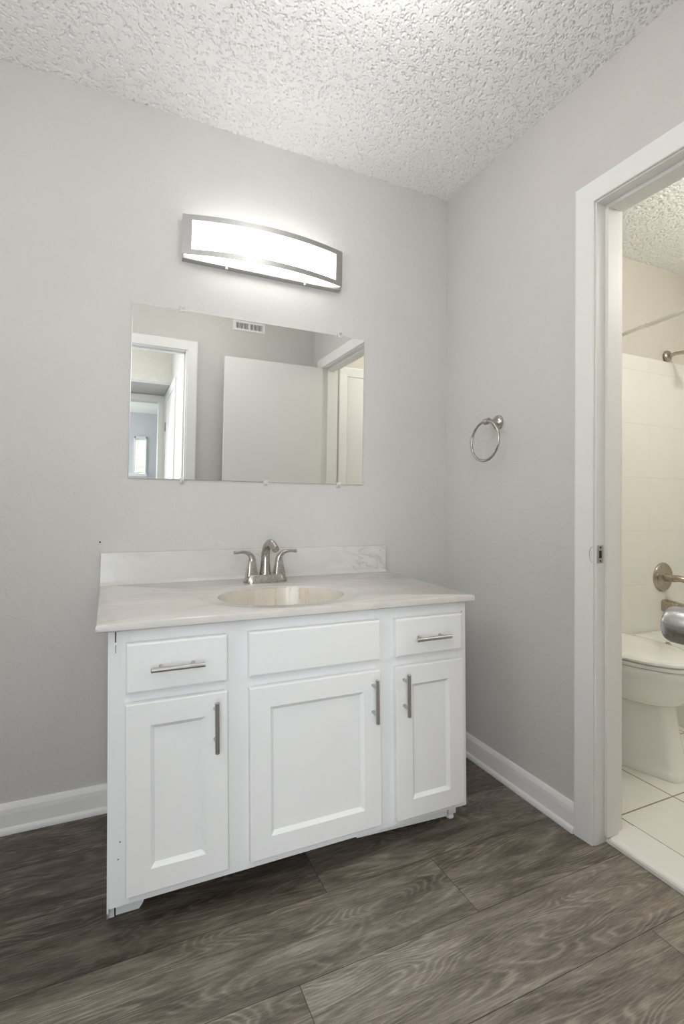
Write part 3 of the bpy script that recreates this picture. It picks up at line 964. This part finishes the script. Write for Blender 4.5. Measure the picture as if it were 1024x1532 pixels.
def strip(xa, xb, za, zb, n):
    rr = []
    for k in range(n + 1):
        x = xa + (xb - xa) * k / n
        y = bow(x)
        rr.append([(x, y + 0.002, za), (x, y - 0.001, za), (x, y - 0.001, zb), (x, y + 0.002, zb)])
    loft(bm, rr)
strip(LX0, LX1, LZ1 - TW, LZ1 + 0.001, 40)
strip(LX0, LX1, LZ0, LZ0 + TW, 40)
strip(LX0, LX0 + SW, LZ0 + TW, LZ1 - TW, 3)
strip(LX1 - SW, LX1, LZ0 + TW, LZ1 - TW, 3)
obj('front_frame', bm, 'frame_metal', vl)
for x in (-1.012, -0.705):
    obj('thumb_screw', lathe(bmesh.new(), [(0.003, 0), (0.003, 0.005), (0.005, 0.006), (0.0052, 0.011), (0.003, 0.013)], (x, -0.028, LZ0 - 0.012), (0, -0.25, -1), 14), 'steel', vl, smooth=True, auto=50)

# ------------------------------------------------------------------ towel ring on the right wall
tg = thing('towel_ring', 'brushed nickel towel ring on the wall right of the vanity', 'towel ring', (0, -0.345, 1.367))
bm = bmesh.new()
lathe(bm, [(0.0285, 0.0), (0.0285, 0.004), (0.027, 0.007), (0.0245, 0.008), (0.019, 0.013), (0.012, 0.024), (0.0085, 0.034), (0.0078, 0.045)], (0, 0, 0), (-1, 0, 0), 32)
obj('mount', bm, 'nickel', tg, smooth=True, auto=40)
bm = bmesh.new()
tube(bm, [(-0.056, -0.013, 0), (-0.056, 0.013, 0)], 0.0122, 20)
obj('knuckle', bm, 'nickel', tg, smooth=True, auto=50)
bm = bmesh.new()
RR = 0.078
rp = [(-0.058 + 0.004 * (math.cos(2 * PI * k / 72) - 1), 0.006 + RR * math.sin(2 * PI * k / 72), -RR + 0.002 + RR * math.cos(2 * PI * k / 72)) for k in range(73)]
tube(bm, rp, 0.0052, 14, False)
bmesh.ops.remove_doubles(bm, verts=bm.verts, dist=1e-5)
obj('ring', bm, 'nickel', tg, smooth=True)

# nail in the wall
tag(obj('wall_nail', lathe(bmesh.new(), [(0.0028, -0.004), (0.0028, 0.0015), (0.001, 0.002)], (-1.410, 0, 0.898), (0, -1, 0), 10), 'dark'), 'tiny dark nail in the wall above the left end of the backsplash', 'nail')

# ------------------------------------------------------------------ bathtub
tb = thing('bathtub', 'white bathtub against the tiled wall behind the toilet', 'bathtub', (0, 0, 0))
UX0, UX1, UY0, UY1, UZ = 1.075, BX1 - 0.010, BY0 + 0.003, -0.0135, 0.345
ucx, ucy = (UX0 + UX1) / 2, (UY0 + UY1) / 2
hx, hy = (UX1 - UX0) / 2, (UY1 - UY0) / 2
bm = loft(bmesh.new(), [rrect(ucx, ucy, ZF + 0.0005, hx, hy, 0.010), rrect(ucx, ucy, UZ - 0.02, hx, hy, 0.010), rrect(ucx, ucy, UZ - 0.005, hx - 0.003, hy - 0.003, 0.012), rrect(ucx, ucy, UZ, hx - 0.012, hy - 0.012, 0.02),
        rrect(ucx, ucy, UZ, hx - 0.06, hy - 0.055, 0.10), rrect(ucx, ucy, UZ - 0.012, hx - 0.072, hy - 0.066, 0.10), rrect(ucx, ucy, 0.12, hx - 0.11, hy - 0.11, 0.12), rrect(ucx, ucy, 0.07, hx - 0.16, hy - 0.16, 0.14)])
obj('basin', bm, 'tub', tb, smooth=True, auto=50)
bm = bmesh.new()
lathe(bm, [(0.034, -0.01), (0.035, 0.004), (0.031, 0.009), (0.012, 0.011), (0.001, 0.0112)], (1.440, -0.090, 0.262), (0, -1, 0.1), 28)
obj('overflow_plate', bm, 'bronze_nickel', tb, smooth=True, auto=50)

# tub valve
vt = thing('tub_valve', 'round nickel tub valve with a curved lever on the shower tiles', 'tub faucet', (1.518, -0.012, 0.640))
bm = bmesh.new()
lathe(bm, [(0.083, 0), (0.083, 0.004), (0.079, 0.009), (0.062, 0.013), (0.058, 0.011), (0.052, 0.013), (0.030, 0.018), (0.026, 0.020)], (0, 0, 0), (0, -1, 0), 44)
obj('escutcheon', bm, 'bronze_nickel', vt, smooth=True, auto=50)
bm = bmesh.new()
lathe(bm, [(0.024, 0.016), (0.0215, 0.03), (0.0205, 0.062), (0.021, 0.066)], (0, 0, 0), (0, -1, 0), 24)
obj('valve_stem', bm, 'bronze_nickel', vt, smooth=True, auto=50)
bm = bmesh.new()
tube(bm, [(0, -0.064, 0.0), (0.004, -0.085, 0.002), (0.014, -0.108, -0.001), (0.024, -0.126, -0.014), (0.032, -0.138, -0.034), (0.038, -0.146, -0.060)], [0.0205, 0.0195, 0.0165, 0.0135, 0.011, 0.009], 16)
obj('lever', bm, 'bronze_nickel', vt, smooth=True, auto=60)
# tub spout
ts = thing('tub_spout', 'nickel tub spout on the tiles just below the valve', 'tub faucet', (1.535, -0.012, 0.478))
bm = bmesh.new()
rings = []
for y, hw, za, zb in ((0, 0.030, -0.034, 0.034), (-0.012, 0.030, -0.034, 0.034), (-0.06, 0.028, -0.030, 0.030), (-0.11, 0.026, -0.030, 0.022), (-0.135, 0.022, -0.034, 0.010), (-0.142, 0.016, -0.032, -0.004)):
    c, hh = (za + zb) / 2, (zb - za) / 2
    rings.append([(p[0], y, p[1]) for p in [(q[0], q[1]) for q in rrect(0, c, 0, hw, hh, min(hw, hh) * 0.55)]])
obj('body', loft(bm, rings), 'bronze_nickel', ts, smooth=True, auto=50)
# shower arm and head
sh = thing('shower_fixture', 'nickel shower arm reaching out from the wall above the tiles', 'shower head', (1.565, -0.012, 1.925))
bm = bmesh.new()
lathe(bm, [(0.033, 0.0), (0.033, 0.003), (0.029, 0.010), (0.016, 0.013)], (0, 0.0, 0), (0, -1, 0), 30)
obj('flange', bm, 'bronze_nickel', sh, smooth=True, auto=50)
bm = bmesh.new()
arm = [(0, -0.004, 0), (0, -0.05, 0.004), (0, -0.09, 0.000), (0, -0.125, -0.018), (0, -0.150, -0.042)]
tube(bm, arm, 0.0105, 14)
obj('arm', bm, 'bronze_nickel', sh, smooth=True, auto=50)
bm = bmesh.new()
lathe(bm, [(0.014, 0), (0.016, 0.012), (0.020, 0.03), (0.034, 0.055), (0.036, 0.065), (0.030, 0.068)], (0, -0.150, -0.042), (0, -0.65, -0.75), 28)
obj('head', bm, 'rod', sh, smooth=True, auto=50)
# shower curtain rod
rd = thing('shower_rod', 'white shower curtain rod crossing above the bathtub', 'shower rod', (0, 0, 0))
A, B = Vector((1.172, -0.004, 1.992)), Vector((1.005, -0.72, 1.966))
E_ = Vector((0.985, BY0 + 0.001, 1.955))
J = A + (B - A) * 0.26
bm = bmesh.new(); tube(bm, [A, J], 0.0105, 14); obj('thin_tube', bm, 'rod', rd, smooth=True, auto=50)
bm = bmesh.new(); tube(bm, [J, B, E_], 0.0125, 14); obj('thick_tube', bm, 'rod', rd, smooth=True, auto=50)
bm = bmesh.new(); tube(bm, [J - (B - A).normalized() * 0.006, J + (B - A).normalized() * 0.010], 0.0150, 14); obj('collar', bm, 'rod', rd, smooth=True, auto=50)
obj('flange', lathe(bmesh.new(), [(0.024, 0), (0.024, 0.006), (0.014, 0.016)], (A.x, -0.003, A.z), (0, -1, 0), 24), 'rod', rd, smooth=True, auto=50)
obj('flange', lathe(bmesh.new(), [(0.024, 0), (0.024, 0.006), (0.014, 0.016)], (E_.x, BY0, E_.z), (0, 1, 0), 24), 'rod', rd, smooth=True, auto=50)

# ------------------------------------------------------------------ toilet
TCX = 0.615
tl = thing('toilet', 'white toilet with closed lid beyond the bathroom doorway', 'toilet', (TCX, -0.40, ZF))
def sr(z, a, yf, yb, n): return superring(0, 0, z, a, -0.40 - yf + 0.0, yb + 0.40, n, 56)
# yf: front y, yb: back y (world)
def ped(z, wf, yf, wm, ym, wb, yb, seg=10, r=0.03):
    """pedestal outline tapering to the front, corners rounded"""
    P = [(wf, yf), (wm, ym), (wb, yb), (-wb, yb), (-wm, ym), (-wf, yf)]
    out = []
    n = len(P)
    for i in range(n):
        p0, p, p1 = Vector(P[i - 1]), Vector(P[i]), Vector(P[(i + 1) % n])
        d0, d1 = (p0 - p), (p1 - p)
        a_ = p + d0.normalized() * min(r, d0.length * 0.45); b_ = p + d1.normalized() * min(r, d1.length * 0.45)
        for k in range(seg):
            t = k / (seg - 1)
            q = a_ * (1 - t) ** 2 + p * 2 * t * (1 - t) + b_ * t * t
            out.append((q.x, q.y + 0.40, z))
    return out


bm = loft(bmesh.new(), [ped(0.0005, 0.058, -0.690, 0.155, -0.41, 0.155, -0.13), ped(0.010, 0.058, -0.690, 0.155, -0.41, 0.155, -0.13), ped(0.024, 0.050, -0.680, 0.148, -0.41, 0.15, -0.13),
        ped(0.05, 0.046, -0.668, 0.142, -0.40, 0.145, -0.13), ped(0.16, 0.044, -0.645, 0.130, -0.40, 0.135, -0.12), ped(0.25, 0.044, -0.632, 0.122, -0.40, 0.13, -0.11), ped(0.30, 0.046, -0.630, 0.122, -0.40, 0.13, -0.11)])
obj('pedestal', bm, 'porcelain', tl, smooth=True, auto=50)
bm = loft(bmesh.new(), [
    sr(0.2605, 0.112, -0.625, -0.08, 2.3), sr(0.264, 0.130, -0.650, -0.07, 2.3), sr(0.275, 0.147, -0.672, -0.06, 2.3),
    sr(0.300, 0.160, -0.692, -0.05, 2.25), sr(0.340, 0.169, -0.708, -0.05, 2.2), sr(0.372, 0.172, -0.714, -0.05, 2.2), sr(0.379, 0.177, -0.720, -0.05, 2.2), sr(0.404, 0.178, -0.722, -0.05, 2.2), sr(0.411, 0.174, -0.717, -0.05, 2.2)])
obj('bowl', bm, 'porcelain', tl, smooth=True, auto=55)
bm = loft(bmesh.new(), [sr(0.4135, 0.173, -0.722, -0.20, 2.3), sr(0.4155, 0.179, -0.728, -0.20, 2.3), sr(0.4265, 0.180, -0.729, -0.20, 2.3), sr(0.4295, 0.176, -0.725, -0.20, 2.3)])
obj('seat', bm, 'porcelain', tl, smooth=True, auto=55)
bm = loft(bmesh.new(), [sr(0.4325, 0.175, -0.724, -0.19, 2.3), sr(0.4345, 0.181, -0.730, -0.19, 2.3), sr(0.4425, 0.181, -0.730, -0.19, 2.3), sr(0.4485, 0.172, -0.722, -0.19, 2.3), sr(0.4515, 0.146, -0.69, -0.20, 2.3), sr(0.453, 0.078, -0.60, -0.25, 2.3)])
obj('lid', bm, 'porcelain', tl, smooth=True, auto=55)
tkx = 0.0
bm = loft(bmesh.new(), [rrect(tkx, 0.40 - 0.105, 0.41, 0.18, 0.085, 0.03), rrect(tkx, 0.40 - 0.105, 0.50, 0.195, 0.092, 0.03), rrect(tkx, 0.40 - 0.105, 0.74, 0.205, 0.096, 0.03)])
obj('tank', bm, 'porcelain', tl, smooth=True, auto=50)
bm = loft(bmesh.new(), [rrect(tkx, 0.40 - 0.106, 0.742, 0.21, 0.101, 0.03), rrect(tkx, 0.40 - 0.106, 0.768, 0.212, 0.102, 0.03), rrect(tkx, 0.40 - 0.106, 0.775, 0.20, 0.092, 0.03)])
obj('tank_lid', bm, 'porcelain', tl, smooth=True, auto=50)
bm = bmesh.new(); tube(bm, [(-0.14, 0.195, 0.68), (-0.14, 0.185, 0.68), (-0.10, 0.180, 0.675), (-0.07, 0.178, 0.668)], [0.012, 0.010, 0.007, 0.006], 12)
obj('flush_lever', bm, 'steel', tl, smooth=True, auto=50)
